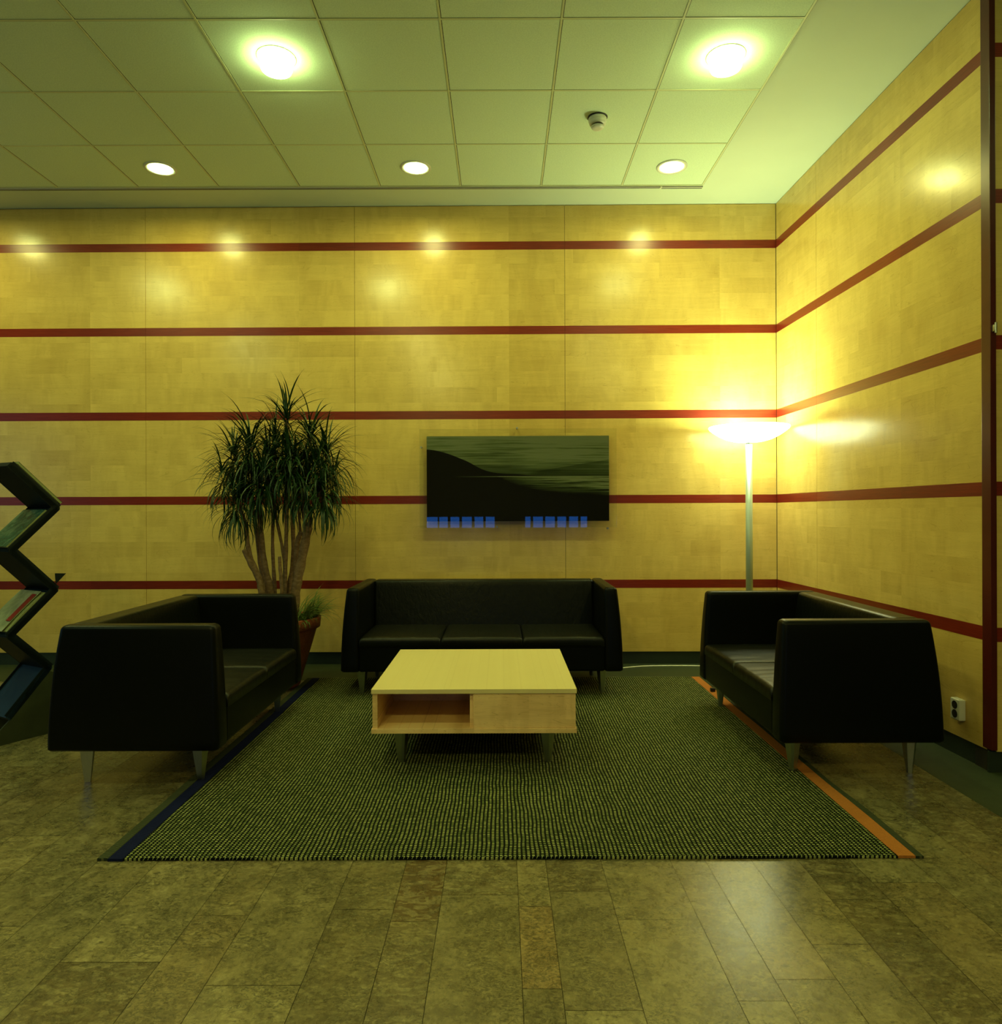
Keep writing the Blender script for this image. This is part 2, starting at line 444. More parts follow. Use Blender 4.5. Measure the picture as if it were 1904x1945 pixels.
# floor -------------------------------------------------------------
BX, BY = 1.960, 5.130      # where the stone ends and the green border begins
fl = MB(); fl.box(XL, XR2, YB, 5.75, -.10, -.0035)
floor = struct(fl.build('floor', M['joint']), 'limestone plank floor', 'floor')
seams = [-1.40, -1.19, -.92, -.76, -.515, -.33, -.19, .05, .15, .34, .58, .70, .86, 1.02, 1.2, 1.41, 1.62, 1.8, BX]
x = -1.40
lefts = []
while x > XL:
    x -= random.choice((.14, .19, .24, .24)); lefts.append(max(x, XL))
seams = lefts[::-1] + seams
fixed = {.05: [1.805, 2.183], -.19: [2.249], -.33: [2.104], .58: [2.37], .34: [2.11]}
pl = bmesh.new(); colr = []
for x0, x1 in zip(seams, seams[1:]):
    key = [k for k in fixed if abs(k - x0) < 1e-6]
    js = [YB]
    if key:
        f = fixed[key[0]]; y = f[0]; lo = []
        while y - .95 > YB: y -= random.uniform(.6, 1.1); lo.append(y)
        js += lo[::-1] + f
        y = f[-1]
    else: y = YB
    while True:
        y += random.uniform(.45, 1.15)
        if y > BY - .2: break
        js.append(y)
    js.append(BY)
    js = sorted(js)
    g = .0008
    for y0, y1 in zip(js, js[1:]):
        br = random.uniform(.84, 1.10); mo = random.choice((0, 0, 0, .25, .5)); wa = random.choice((0, 0, .1, .3))
        if abs(x0 + .33) < 1e-6 and y1 > 2.1 and y0 < 2.3: br, mo, wa = .86, .95, .35
        if abs(x0 + .33) < 1e-6 and y0 < 1.9 and y1 > 1.7: br, mo, wa = .92, .5, 0
        if abs(x0 - .05) < 1e-6 and 1.7 < y0 < 1.9: br, mo, wa = 1.02, 0, .85
        if abs(x0 - .05) < 1e-6 and y1 < 1.9 and y1 > 1.7: br, mo, wa = .72, 0, 0
        if abs(x0 + .515) < 1e-6: br, mo = .84, .35
        vs = [pl.verts.new(p) for p in ((x0 + g, y0 + g, 0), (x1 - g, y0 + g, 0), (x1 - g, y1 - g, 0), (x0 + g, y1 - g, 0))]
        pl.faces.new(vs); colr.append((br, mo, wa, 1))
me = bpy.data.meshes.new('plank_paving'); pl.to_mesh(me); pl.free()
at = me.color_attributes.new('plank', 'FLOAT_COLOR', 'CORNER')
for p, c in zip(me.polygons, colr):
    for li in p.loop_indices: at.data[li].color = c
me.materials.append(M['stone'])
po = bpy.data.objects.new('stone_plank', me); COL.objects.link(po); po.parent = floor
bd = MB()
bd.box(XL, 2.60, BY, 5.75, -.003, .0); bd.box(BX, 2.60, 2.2, BY, -.003, .0)
bd.box(2.60, XR2, 2.2, 3.4, -.003, 0.); bd.box(BX, XR2, YB, 2.2, -.003, .0, mi=0)
bd.build('border_strip', M['lino'], floor)['label'] = 'dark green linoleum border strip'

# panelled walls ----------------------------------------------------
SZ = [.634, 1.304, 1.975, 2.645, 3.315]; SH = .0325
trim_no = [0]
def panel_wall(name, A, B, seam_list, label):
    L = (B - A).length; ang = math.atan2((B - A).y, (B - A).x)
    m = MB(); ed = [0.] + seam_list + [L]
    for a, b in zip(ed, ed[1:]):
        m.box(a + .0014, b - .0014, .002, .022, .098, H - .004)
    w = m.build(name, M['maple']); w.location = A; w.rotation_euler.z = ang
    struct(w, label, 'wall')
    bk = MB(); bk.box(-.02, L + .02, .021, .12, 0, H); bk.build('wall_backing', M['dark'], w)
    # stripes let into the veneer, standing half a millimetre proud
    for zc in SZ:
        trim_no[0] += 1
        s = MB()
        for a, b in zip(ed, ed[1:]):
            s.box(a + .0006, b - .0006, .0012, .0035, zc - SH, zc + SH)
        o = s.build('trim_%d' % trim_no[0], M['stripe']); o.location = A; o.rotation_euler.z = ang; struct(o)
    p = MB(); p.box(-.0, L, .0125, .03, 0., .0975)
    return w, ang, L
LB = (P_corner - P_left).length
seamb = sorted([LB - 1.667 * k for k in range(1, 6) if LB - 1.667 * k > .1])
wb, angb, _ = panel_wall('wall_back', P_left, P_corner, seamb, 'maple veneer wall with horizontal red stripes')
wr, angr, LR = panel_wall('wall_right', P_corner, P_out, [.67], 'maple veneer side wall with red stripes')
wt, angt, LT = panel_wall('wall_return', Vector((2.268, 3.272, 0)), P_ret, [.9], 'short maple wall beyond the dark corner post')
def plinth(name, A, B, ang):
    L = (B - A).length
    p = MB(); p.box(-.03, L + .02, .010, .021, 0., .0975); p.box(-.03, L + .02, .0095, .012, .088, .0975)
    o = p.build(name, M['plinth']); o.location = A; o.rotation_euler.z = ang; struct(o)
plinth('baseboard_back', P_left, P_corner, angb)
plinth('baseboard_right', P_corner, P_out, angr)
plinth('baseboard_return', Vector((2.268, 3.272, 0)), P_ret, angt)
# corner post: dark red timber
cp = MB(); cp.box(P_out.x - .002, 2.269, 3.268, 3.330, .105, H - .003, .002)
struct(cp.build('trim_corner', M['post']), 'dark red timber corner post', 'post')
hg = MB(); hg.box(2.248, 2.262, 3.250, 3.268, 2.020, 2.052, .003); hg.lathe([(.005, 2.012), (.005, 2.060)], 2.255, 3.250, 12)
tag(smooth_by(hg.build('wall_bracket', M['steel'])), 'small metal bracket high on the dark corner post at the right edge', 'bracket')

# other walls of the room (behind and beside the camera)
w = MB(); w.box(XL - .1, XL, YB, 5.75, 0, H); struct(w.build('wall_left', M['paint']))
w = MB(); w.box(XL, XR2, YB - .1, YB, 0, H); struct(w.build('wall_front', M['paint']))
w = MB(); w.box(XR2, XR2 + .1, YB, 3.4, 0, H); struct(w.build('wall_right_far', M['paint']))
# low row of blue daylight panes behind the camera (mirrored in the acrylic)
K = 15.7 / 1357; SHX = -.165   # the back wall is turned half a degree
for i, (a, b) in enumerate([(811, 832), (835, 851), (856, 873), (878, 896.5), (902, 918.5), (923, 940), (998, 1008),
                            (1013, 1031.5), (1036, 1054), (1059, 1075.6), (1081, 1098), (1103, 1115)]):
    m = MB(); m.box((a - 952) * K + SHX, (b - 952) * K + SHX, YB, YB + .01, .72, 1.10)
    struct(m.build('window_%d' % (i + 1), M['daylight']))
m = MB(); m.box(XL, XL + .01, .6, 4.4, .9, 2.6); struct(m.build('window_13', M['daylight_side']))

# ceiling -----------------------------------------------------------
c = MB(); c.box(XL, XR2, YB, 5.80, H, H + .1)
ceil = struct(c.build('ceiling', M['plaster']), 'pale ceiling with square mineral tiles and plaster margin', 'ceiling')
TX = [1.508 - .6 * k for k in range(0, 14)]; TY = [5.315 - .6 * k for k in range(0, 15)]
t = MB(); tx = []
for xa in TX[:-1]:
    for ya in TY[:-1]:
        t.box(xa - .592, xa - .008, ya - .592, ya - .008, H - .0025, H + .001)
t.build('ceiling_tiles', M['tile'], ceil)
g = MB()
for xa in TX: g.box(xa - .0065, xa + .0045, TY[-1], TY[0], H - .0055, H + .001)
for ya in TY: g.box(TX[-1], TX[0], ya - .0065, ya + .0045, H - .0050, H + .001)
g.build('tile_grid', M['tbar'], ceil)
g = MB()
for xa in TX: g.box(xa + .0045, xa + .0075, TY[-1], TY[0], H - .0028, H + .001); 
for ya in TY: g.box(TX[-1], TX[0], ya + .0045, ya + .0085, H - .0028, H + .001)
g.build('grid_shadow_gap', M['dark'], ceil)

def track(x0, x1, y, k, label):
    t = thing('ceiling_track', label, 'curtain track', (x0, y, H), group=None)
    L = x1 - x0
    m = MB(); m.box(0, L, 0, .030 * k, -.012, -.0002, .002); m.build('rail', M['white_plastic'], t)
    m = MB(); m.box(.01, L, .001, .0075 * k, -.0135, -.011); m.build('groove', M['dark'], t)
    m = MB(); m.box(.01, L, .0215 * k, .0285 * k, -.0135, -.011); m.build('groove', M['dark'], t)
track(XL + .05, 1.195, 5.322, .8, 'long thin double-grooved track along the edge of the ceiling tiles')
track(1.200, 1.513, 5.318, 1.15, 'short end piece of double-grooved ceiling track near the corner')

# downlights ----------------------------------------------------------
def downlight(x, y, drum, label, group=None):
    t = thing('ceiling_downlight', label, 'ceiling light', (x, y, H), group=group)
    if drum:
        m = MB(); m.lathe([(.080, .004), (.104, .0), (.104, -.004), (.100, -.006), (.082, -.005), (.080, .004)], n=48, cap0=False, cap1=False)
        m.build('rim', M['white_plastic'], t)
        m = MB(); m.lathe([(.083, -.001), (.083, -.060), (.079, -.070), (.06, -.074)], n=48)
        m.build('glass_drum', M['downlight'], t)
    else:
        m = MB(); m.lathe([(.085, .003), (.108, .0), (.108, -.006), (.102, -.011), (.083, -.008), (.083, -.002)], n=48, cap0=False, cap1=False)
        m.build('rim', M['white_plastic'], t)
        m = MB(); m.lathe([(.084, -.001), (.084, -.006), (.05, -.012)], n=48)
        m.build('diffuser', M['downlight_dim'], t)
downlight(-1.19, 3.81, True, 'drum downlight protruding from the ceiling, upper left of the two drums')
downlight(1.208, 3.81, True, 'drum downlight protruding from the ceiling above the right sofa')
downlight(-2.39, 5.03, False, 'flush round downlight at the left end of the row near the back wall')
downlight(-.592, 5.03, False, 'flush round downlight in the middle of the row near the back wall')
downlight(1.212, 5.03, False, 'flush round downlight nearest the room corner')
GB = 'downlights of the same room outside the view'
for (x, y, d) in ((-4.19, 5.03, False), (-3.59, 3.81, True), (-1.19, 1.41, True), (1.208, 1.41, True), (-3.59, 1.41, True),
                  (-1.19, -1.2, True), (1.8, -1.2, True), (3.55, 2.45, True)):  # the pair behind the camera is added for frontal light
    downlight(x, y, d, 'unseen round downlight in the ceiling out of the picture', GB)

# smoke detector
sd = thing('smoke_detector', 'round white smoke detector on a ceiling tile', 'smoke detector', (.603, 4.400, H))
m = MB(); m.lathe([(.062, -.0005), (.062, -.004), (.060, -.006)], n=40); m.build('mounting_plate', M['black_plastic'], sd)
m = MB(); m.lathe([(.052, -.006), (.056, -.012), (.056, -.026), (.053, -.028), (.053, -.030), (.050, -.044), (.042, -.050)], n=40)
m.build('body', M['white_plastic'], sd)
m = MB(); m.lathe([(.034, -.049), (.034, -.060)], n=40); m.build('vent_ring', M['black_plastic'], sd)
m = MB(); m.lathe([(.040, -.059), (.040, -.063), (.034, -.070), (.018, -.073)], n=40); m.build('cap', M['white_plastic'], sd)

# ------------------------------------------------------------------ SOFAS
def rrect(x0, x1, y0, y1, z, r, n=5):
    pts = []
    for cx, cy, a0 in ((x1 - r, y1 - r, 0), (x0 + r, y1 - r, 90), (x0 + r, y0 + r, 180), (x1 - r, y0 + r, 270)):
        for k in range(n + 1):
            a = R(a0 + 90 * k / n); pts.append((cx + r * math.cos(a), cy + r * math.sin(a), z))
    return pts
def tower(m, z0, z1, rect, r=.02, rt=.022, rb=.008, n=14):
    zs = []
    for k in range(4): a = R(90 * k / 4); zs.append((z0 + rb * (1 - math.cos(a)) if False else z0 + rb * math.sin(a), rb * (1 - math.sin(a)) ))
    for k in range(n + 1):
        zs.append((z0 + rb + (z1 - rt - z0 - rb) * k / n, 0))
    for k in range(1, 7): a = R(90 * k / 6); zs.append((z1 - rt + rt * math.sin(a), rt * (1 - math.cos(a))))
    rs = []; last = -1
    for z, ins in zs:
        if z <= last + 1e-6: continue
        last = z
        x0, x1, y0, y1 = rect(z)
        rs.append(rrect(x0 + ins, x1 - ins, y0 + ins, y1 - ins, z, max(r - ins * .5, .006)))
    m.rings(rs)

def leg_mesh(z0, z1, wt, wb, rot):
    m = MB(); rs = []
    for z, w in ((z0, wb), (z1, wt)):
        h = w / 2; q = [(-h, -h), (h * .55, -h), (h, -h * .55), (h, h * .7), (h * .7, h), (-h, h)]
        rs.append([(x * math.cos(rot) - y * math.sin(rot), x * math.sin(rot) + y * math.cos(rot), z) for x, y in q])
    m.rings(rs, smooth=False); return m

def cushion(m, x0, x1, y0, y1, z0, z1, seed):
    """leather seat pad: rounded edges, slight crown and creases"""
    nx, ny = 30, 36; r = .022
    def edge(d): return r - math.sqrt(max(r * r - (r - min(d, r)) ** 2, 0))
    grid = []
    for j in range(ny + 1):
        row = []
        for i in range(nx + 1):
            fx = i / nx; fy = j / ny
            fx = .5 - .5 * math.cos(PI * fx) * (.65 + .35 * abs(math.cos(PI * fx))); fy = .5 - .5 * math.cos(PI * fy) * (.65 + .35 * abs(math.cos(PI * fy)))
            X = x0 + (x1 - x0) * fx; Y = y0 + (y1 - y0) * fy
            dx = min(X - x0, x1 - X); dy = min(Y - y0, y1 - Y)
            z = z1 - edge(dx) - edge(dy) * .9
            z += .010 * math.sin(PI * fx) ** .6 * math.sin(PI * fy) ** .6
            z += .0035 * noise.noise(Vector((X * 26 + seed, Y * 4, seed))) * min(dx / .03, 1) * min(dy / .03, 1)
            row.append((X, Y, max(z, z0 + .01)))
        grid.append(row)
    vs = [[m.bm.verts.new(p) for p in row] for row in grid]
    for j in range(ny):
        for i in range(nx):
            f = m.bm.faces.new((vs[j][i], vs[j][i + 1], vs[j + 1][i + 1], vs[j + 1][i])); f.smooth = True
    loop = [vs[0][i] for i in range(nx + 1)] + [vs[j][nx] for j in range(1, ny + 1)] + [vs[ny][i] for i in range(nx - 1, -1, -1)] + [vs[j][0] for j in range(ny - 1, 0, -1)]
    low = [m.bm.verts.new((v.co.x, v.co.y, z0)) for v in loop]
    n = len(loop)
    for i in range(n):
        f = m.bm.faces.new((loop[(i + 1) % n], loop[i], low[i], low[(i + 1) % n])); f.smooth = True
    m.bm.faces.new(low)

def sofa(label, loc, rz, L, D, seats, rug_legs, inset=(.125, .105)):
    t = thing('leather_sofa', label, 'sofa', (*loc, 0), rz)
    Z0, Z1 = .170, .712
    T = lambda z: max((z - Z0) / (Z1 - Z0), 0) ** 1.9
    hl, hd = L / 2, D / 2
    for sgn in (-1, 1):
        m = MB()
        def rect(z, sgn=sgn):
            o = hl - .036 * T(z); i = hl - .122 + .004 * T(z)
            a, b = (i, o) if sgn > 0 else (-o, -i)
            return a, b, -hd + .026 * T(z), hd - .040 * T(z)
        tower(m, Z0, Z1, rect, .024, .020)
        m.build('armrest', M['leather2'], t)
    m = MB()
    tower(m, .30, Z1 - .0015, lambda z: (-hl + .116, hl - .116, hd - .225 + .065 * (z - .30) / .41, hd - .040 * T(z)), .02, .020)
    m.build('backrest', M['leather'], t)
    m = MB(); tower(m, Z0 + .001, .338, lambda z: (-hl + .118, hl - .118, -hd + .006, hd - .10), .012, .006)
    m.build('seat_base', M['leather2'], t)
    w = (L - .240) / seats
    for k in range(seats):
        m = MB(); cushion(m, -hl + .120 + w * k + .001, -hl + .120 + w * (k + 1) - .001, -hd + .002, hd - .195, .330, .392, k * 3.1 + L)
        m.build('seat_cushion', M['leather_pad'], t)
    for sx in (-1, 1):
        for sy in (-1, 1):
            zb = .0105 if (sx, sy) in rug_legs else 0.
            lg = leg_mesh(zb, Z0 + .003, .058, .024, R(18) * sx * (1 if sy < 0 else -1)).build('leg', M['steel'], t)
            lg.location = (sx * (hl - inset[0]), sy * (hd - inset[1]), 0)
    return t
sofa('black leather three-seat sofa against the back wall beneath the picture', (-.127, 5.000), 0, 1.834, .76, 3, [(-1, -1), (1, -1)])
sofa('black leather two-seat sofa on the left, in front of the potted plant', (-1.608, 3.760), R(90), 1.32, .75, 2, [(-1, -1), (1, -1)], (.115, .12))
sofa('black leather two-seat sofa on the right, beside the floor lamp', (1.609, 3.835), R(-90), 1.32, .735, 2, [(-1, -1), (1, -1)], (.115, .10))

# ------------------------------------------------------------------ COFFEE TABLE
TXc, TYc, TW, TD = -.128, 3.782, .951, .963
tb = thing('coffee_table', 'square maple coffee table with an open shelf and drawer front on the rug', 'coffee table', (TXc, TYc, 0))
w2, d2 = TW / 2, TD / 2
m = MB(); m.box(-w2, w2, -d2, d2, .3655, .387, .002); m.build('table_top', M['maple_top'], tb)
m = MB(); m.box(-w2, w2, -d2, d2, .182, .2045, .002); m.build('bottom_board', M['maple_t'], tb)
m = MB(); m.box(-w2 + .005, -w2 + .028, -d2 + .006, d2 - .006, .2045, .3655); m.build('side_panel', M['maple_t'], tb)
m = MB(); m.box(w2 - .028, w2 - .005, -d2 + .022, d2 - .006, .2045, .3655); m.build('side_panel', M['maple_t'], tb)
m = MB(); m.box(-.020, -.002, -d2 + .022, d2 - .006, .2045, .3655); m.build('divider', M['maple_t'], tb)
m = MB(); m.box(-w2 + .028, -.020, -d2 + .50, -d2 + .518, .2045, .3655); m.build('back_panel', M['maple_t'], tb)
m = MB(); m.box(-.0035, w2 - .005, -d2 + .005, -d2 + .022, .2055, .3645, .0008); m.build('drawer_front', M['maple_t'], tb)
m = MB(); m.box(-.002, w2 - .028, d2 - .024, d2 - .006, .2045, .3655); m.build('rear_panel', M['maple_t'], tb)
for sx in (-1, 1):
    for sy in (-1, 1):
        lg = leg_mesh(.0105, .183, .060, .026, R(-24)).build('leg', M['steel'], tb)
        lg.location = (sx * (w2 - .125), sy * (d2 - .125), 0)

# ------------------------------------------------------------------ RUG
rg = thing('woven_rug', 'dark woven rug with blue band on the left edge and orange band on the right', 'rug', (0, 3.82, 0))
RZ = .0100
def strip(m, xa, xb, y0, y1, zt, ny=90, lift=0.):
    ra = []; 
    for j in range(ny + 1):
        y = y0 + (y1 - y0) * j / ny
        a = xa(y); b = xb(y)
        ra.append([(a, y, .0008), (b, y, .0008), (b, y, zt - .002), (b - .0015, y, zt), (a + .0015, y, zt), (a, y, zt - .002)])
    m.rings(ra, smooth=False)
Y0, Y1 = -1.345, 1.345
wv = lambda y: .010 * math.exp(-((y + .95) / .20) ** 2) - .006 * math.exp(-((y + .62) / .18) ** 2) + .003 * math.sin(y * 9)
ex = lambda y: .0
m = MB(); strip(m, lambda y: -1.313, lambda y: 1.372, Y0, Y1, RZ); m.build('weave', M['rug'], rg)
m = MB(); strip(m, lambda y: -1.366, lambda y: -1.3135, Y0 - .004, Y1, RZ); m.build('blue_band', M['rug_blue'], rg)['label'] = 'dark blue edge band'
m = MB(); strip(m, lambda y: -1.405 + wv(y) * .3, lambda y: -1.3665, Y0, Y1, RZ); m.build('selvage', M['rug_selv'], rg)
m = MB(); strip(m, lambda y: 1.3725, lambda y: 1.432 + wv(y) * .5, Y0, Y1, RZ); m.build('orange_band', M['rug_orange'], rg)['label'] = 'orange edge band'
m = MB(); strip(m, lambda y: 1.4325 + wv(y) * .5, lambda y: 1.458 + wv(y), Y0 - .003, Y1, RZ); m.build('selvage', M['rug_selv'], rg)
# whipped stitches along the near edge
m = MB(); n = 172
for k in range(n):
    x = -1.300 + 2.665 * k / n + random.uniform(-.002, .002); sl = random.uniform(.002, .006)
    m.tube([(x, Y0 + .006, RZ + .0005), (x - sl * .6, Y0 - .001, RZ - .0005), (x - sl, Y0 - .003, RZ - .005)], .0013, 5)
m.build('edge_stitching', M['pages'], rg)['kind'] = 'stuff'

# ------------------------------------------------------------------ PICTURE
# wall normal follows the back wall
pc = Vector((.132, 5.582, 1.463 - .205 + .0))
pcz = 1.205 + (972.0 - 908.5) * 5.582 / 1357
pic = thing('framed_picture', 'wide dark green abstract photograph mounted behind clear acrylic on the back wall', 'picture', (.1325, 5.584, pcz), angb)
W_, H_ = 1.427, .667
m = MB(); m.box(-W_ / 2, W_ / 2, .006, .012, -H_ / 2, H_ / 2)
m.build('photo_print', art('abstract_photo', W_, H_), pic)
m = MB(); m.box(-W_ / 2 - .055, W_ / 2 + .057, 0, .0055, -H_ / 2 - .050, H_ / 2 + .055)
m.build('acrylic_sheet', M['glass'], pic)['label'] = 'clear acrylic sheet with wide transparent margin'
m = MB(); m.box(-W_ / 2 + .02, W_ / 2 - .02, .0125, .060, -.04, .04); m.build('wall_spacer', M['dark'], pic)
for (px, pz) in ((-.005, H_ / 2 + .063), (W_ / 2 - .010, -H_ / 2 - .058), (-W_ / 2 - .044, H_ / 2 - .085), (-.165, -H_ / 2 - .043)):
    m = MB(); b = bmesh.new(); bmesh.ops.create_cone(b, cap_ends=True, segments=16, radius1=.0075, radius2=.0075, depth=.058)
    m.merge(b, 0, Matrix.Translation((px, .034, pz)) @ Matrix.Rotation(R(90), 4, 'X'))
    m.box(px - .010, px + .010, .0, .0045 + .0, pz - .010, pz + .010, .001) if False else None
    smooth_by(m.build('standoff', M['steel'], pic))

# ------------------------------------------------------------------ FLOOR LAMP
lx, ly = 1.857, 5.345
lp = thing('floor_lamp', 'tall uplighter floor lamp with glowing glass bowl behind the right sofa', 'floor lamp', (lx, ly, 0))
m = MB(); m.lathe([(.150, 0), (.150, .012), (.142, .020), (.03, .030)], n=48); m.build('base', M['lamp_metal'], lp)
m = MB(); m.lathe([(.025, .025), (.025, 1.705)], n=32); m.build('pole', M['lamp_metal'], lp)
m = MB(); m.lathe([(.021, 1.700), (.023, 1.728)], n=32); m.build('collar', M['steel'], lp)
prof_o = [(.040, 1.722), (.110, 1.727), (.165, 1.742), (.220, 1.770), (.262, 1.799), (.284, 1.817), (.291, 1.830), (.288, 1.836)]
prof_i = [(.282, 1.832), (.274, 1.820), (.255, 1.804), (.215, 1.777), (.160, 1.750), (.105, 1.735), (.03, 1.731)]
m = MB(); m.lathe(prof_o + prof_i, n=64); m.build('glass_bowl', M['bowl'], lp)['label'] = 'glowing white glass bowl'
m = MB(); m.lathe([(.03, 1.729), (.03, 1.752)], n=24); m.build('bulb_holder', M['white_plastic'], lp)
cd = [(0, .0, .012), (-.12, .12, .004), (-.30, .20, .004), (-.52, .215, .004), (-.64, .212, .004), (-.76, .20, .004), (-.86, .17, .004),
      (-.98, .12, .004), (-1.12, .09, .004), (-1.3, .10, .004), (-1.5, .19, .004)]
def cr(pts, n=6):
    out = []; P = [Vector(p) for p in pts]; P = [P[0]] + P + [P[-1]]
    for i in range(1, len(P) - 2):
        for k in range(n):
            t_ = k / n; a, b, c_, d = P[i - 1:i + 3]
            out.append(.5 * ((2 * b) + (c_ - a) * t_ + (2 * a - 5 * b + 4 * c_ - d) * t_ ** 2 + (3 * b - a - 3 * c_ + d) * t_ ** 3))
    out.append(P[-2]); return out
m = MB(); m.tube(cr(cd), .0048, 8); m.build('power_cord', M['cord'], lp)['label'] = 'thin white power cord on the floor'

# ------------------------------------------------------------------ WALL SOCKET
wall_n = Matrix.Rotation(angr, 4, 'Z')
sdist = P_corner.y - 3.480
sk = thing('wall_socket', 'white double power socket low on the right wall beside the sofa', 'power socket',
           P_corner + (P_out - P_corner).normalized() * sdist + Vector((0, 0, .238)), angr)
m = MB(); m.box(-.034, .034, -.032, .0015, -.051, .051, .006, seg=3); sbx = smooth_by(m.build('socket_box', M['white_plastic'], sk))
for zz in (-.0215, .0215):
    m = MB(); b = bmesh.new(); bmesh.ops.create_cone(b, cap_ends=True, segments=28, radius1=.0195, radius2=.0195, depth=.003)
    m.merge(b, 0, Matrix.Translation((0, -.0320, zz)) @ Matrix.Rotation(R(90), 4, 'X')); m.build('socket_well', M['black_plastic'], sbx)

m = MB(); m.box(1.385, 1.415, 4.725, 4.750, .0101, .034, .003); m.box(1.392, 1.408, 4.7215, 4.7252, .014, .028)
tag(smooth_by(m.build('cable_box', M['black_plastic'])), 'tiny black box on the orange rug band by the far leg of the right sofa', 'box')

# ------------------------------------------------------------------ MAGAZINE RACK
th = R(60); U = Vector((math.cos(th), math.sin(th), 0)); V = Vector((math.sin(th), -math.cos(th), 0))
P0 = Vector((-2.575, 3.75, 0))
# rack frame: local x along U (profile), local y along -V (to the left end), z up
rk = thing('magazine_rack', 'dark zigzag magazine stand cut by the left edge of the picture', 'magazine rack', P0, th)
def zat(y_px, s):
    d = P0.y + U.y * s; return EYE - (y_px - 975.8) * d / 1357
S0, S1 = .0, .235
zz = [(S0, zat(884, S0)), (S1, zat(966, S1)), (S0 + .005, zat(1047, S0)), (S1 - .01, zat(1121, S1)), (S0 - .005, zat(1209, S0)), (S1 - .045, zat(1266, S1)), (S0 - .01, zat(1362, S0))]
Wd = .245; TH = .030
def seg_mat(a, b, off):
    """frame on a slanted shelf: x along it, z its upper normal"""
    a = Vector((a[0], 0, a[1])); b = Vector((b[0], 0, b[1]))
    d = (b - a).normalized(); n = Vector((-d.z, 0, d.x))
    if n.z < 0: n = -n
    y = n.cross(d)
    mt = Matrix((d, y, n)).transposed().to_4x4(); mt.translation = a + n * off
    return mt, (b - a).length
segs = []
for i in range(6):
    a, b = zz[i], zz[i + 1]
    mt, L = seg_mat(a, b, 0); segs.append((mt, L, a, b))
    m = MB(); m2 = MB()
    dn = 1 if mt.col[1].y > 0 else -1
    ya, yb = (0, Wd) if dn > 0 else (-Wd, 0)
    q = bmesh.new(); tmp = MB(); tmp.box(-.010, L + .010, ya, yb, -TH / 2, TH / 2, .0015); 
    m.merge(tmp.bm, 0, mt)
    o = m.build('shelf', M['rack_blue'] if i == 5 else M['rack'], rk)
    if i == 5: o['label'] = 'dark blue bottom shelf'
    for yy in ((ya, ya + .006), (yb - .006, yb)):
        m = MB(); tmp = MB(); tmp.box(-.004, L + .004, yy[0], yy[1], -TH / 2 - .001, TH / 2 + .012, .001); m.merge(tmp.bm, 0, mt)
        m.build('side_lip', M['rack'], rk)
m = MB(); m.prism([(-.10, .0), (.30, .0), (.30, .28), (zz[5][0], zz[5][1] - .014), (zz[6][0] + .006, zz[6][1] - .012), (-.10, .035)], .002, .010)
m.build('base_plate', M['rack_base'], rk)['label'] = 'olive grey base plate'
m = MB(); m.prism([(-.10, .0), (.30, .0), (.30, .28), (zz[5][0], zz[5][1] - .014), (zz[6][0] + .006, zz[6][1] - .012), (-.10, .035)], Wd - .010, Wd - .002)
m.build('base_plate', M['rack_base'], rk)['label'] = 'olive grey base plate'

def magazine(si, x0, x1, y0, y1, z0, th_, cover, label, curl=0., rot=0., name='magazine', cat='magazine'):
    mt, L, a, b = segs[si]
    dn = 1 if mt.col[1].y > 0 else -1
    W = Matrix.Translation(P0) @ Matrix.Rotation(rk.rotation_euler.z, 4, 'Z') @ mt
    t = thing(name, label, cat, (0, 0, 0))
    t.matrix_world = W @ Matrix.Translation(((x0 + x1) / 2 * L, dn * (y0 + y1) / 2, TH / 2 + z0)) @ Matrix.Rotation(rot, 4, 'Z')
    hx, hy = (x1 - x0) / 2 * L, (y1 - y0) / 2
    def slab(zlo, zhi, inset):
        m = MB(); n = 10; rs = []
        for k in range(n + 1):
            x = -hx + inset + (2 * hx - 2 * inset) * k / n; c_ = curl * math.sin(PI * k / n)
            rs.append([(x, -hy + inset, zlo + c_), (x, hy - inset, zlo + c_), (x, hy - inset, zhi + c_), (x, -hy + inset, zhi + c_)])
        m.rings(rs, smooth=False); return m
    slab(0., th_ - .0008, .0012).build('pages', M['pages'], t)
    slab(th_ - .0008, th_, 0.).build('cover', cover, t)
    return t
magazine(0, .03, .93, .008, .225, .001, .016, M['paper_d'], 'dark magazine under the topmost one on the highest shelf of the rack')
magazine(0, .05, 1.0, .006, .225, .0185, .013, M['paper_d'], 'topmost dark magazine leaning on the highest shelf of the rack')
magazine(1, .13, .98, .008, .232, .001, .011, M['pages'], 'pale-edged magazine lying under the teal one')
magazine(1, .14, 1.00, .008, .232, .0125, .008, M['paper_g'], 'magazine with a teal building photo on its cover')
magazine(2, .12, .46, .008, .20, .001, .009, M['paper_r'], 'thin red booklet on the third shelf of the rack')
magazine(2, .475, .93, .008, .20, .002, .006, M['paper_y'], 'thin bright yellow booklet on the third shelf of the rack')
magazine(3, .13, .97, .008, .235, .001, .012, M['pages'], 'thick magazine with curling pages at the bottom of the pale pile', .006)
magazine(3, .14, 1.0, .030, .235, .022, .003, M['paper_w'], 'pale green magazine with a dark title, lying on the fourth shelf', .003)
rb = magazine(3, .22, .80, .032, .075, .0290, .002, M['paper_r'], 'dark red leaflet lying on the pale green magazine', .0)
# brochure corner standing behind the yellow booklet
m = MB(); m.prism([(0, 0), (.055, .055), (-.004, .060)], -.0015, .0015)
fb = m.build('brochure', M['rack']); fb.location = P0 + U * .222 + Vector((0, 0, zz[3][1] + .034)) + V * .008; fb.rotation_euler.z = th
tag(fb, 'dark brochure corner sticking out behind the yellow booklet', 'brochure')

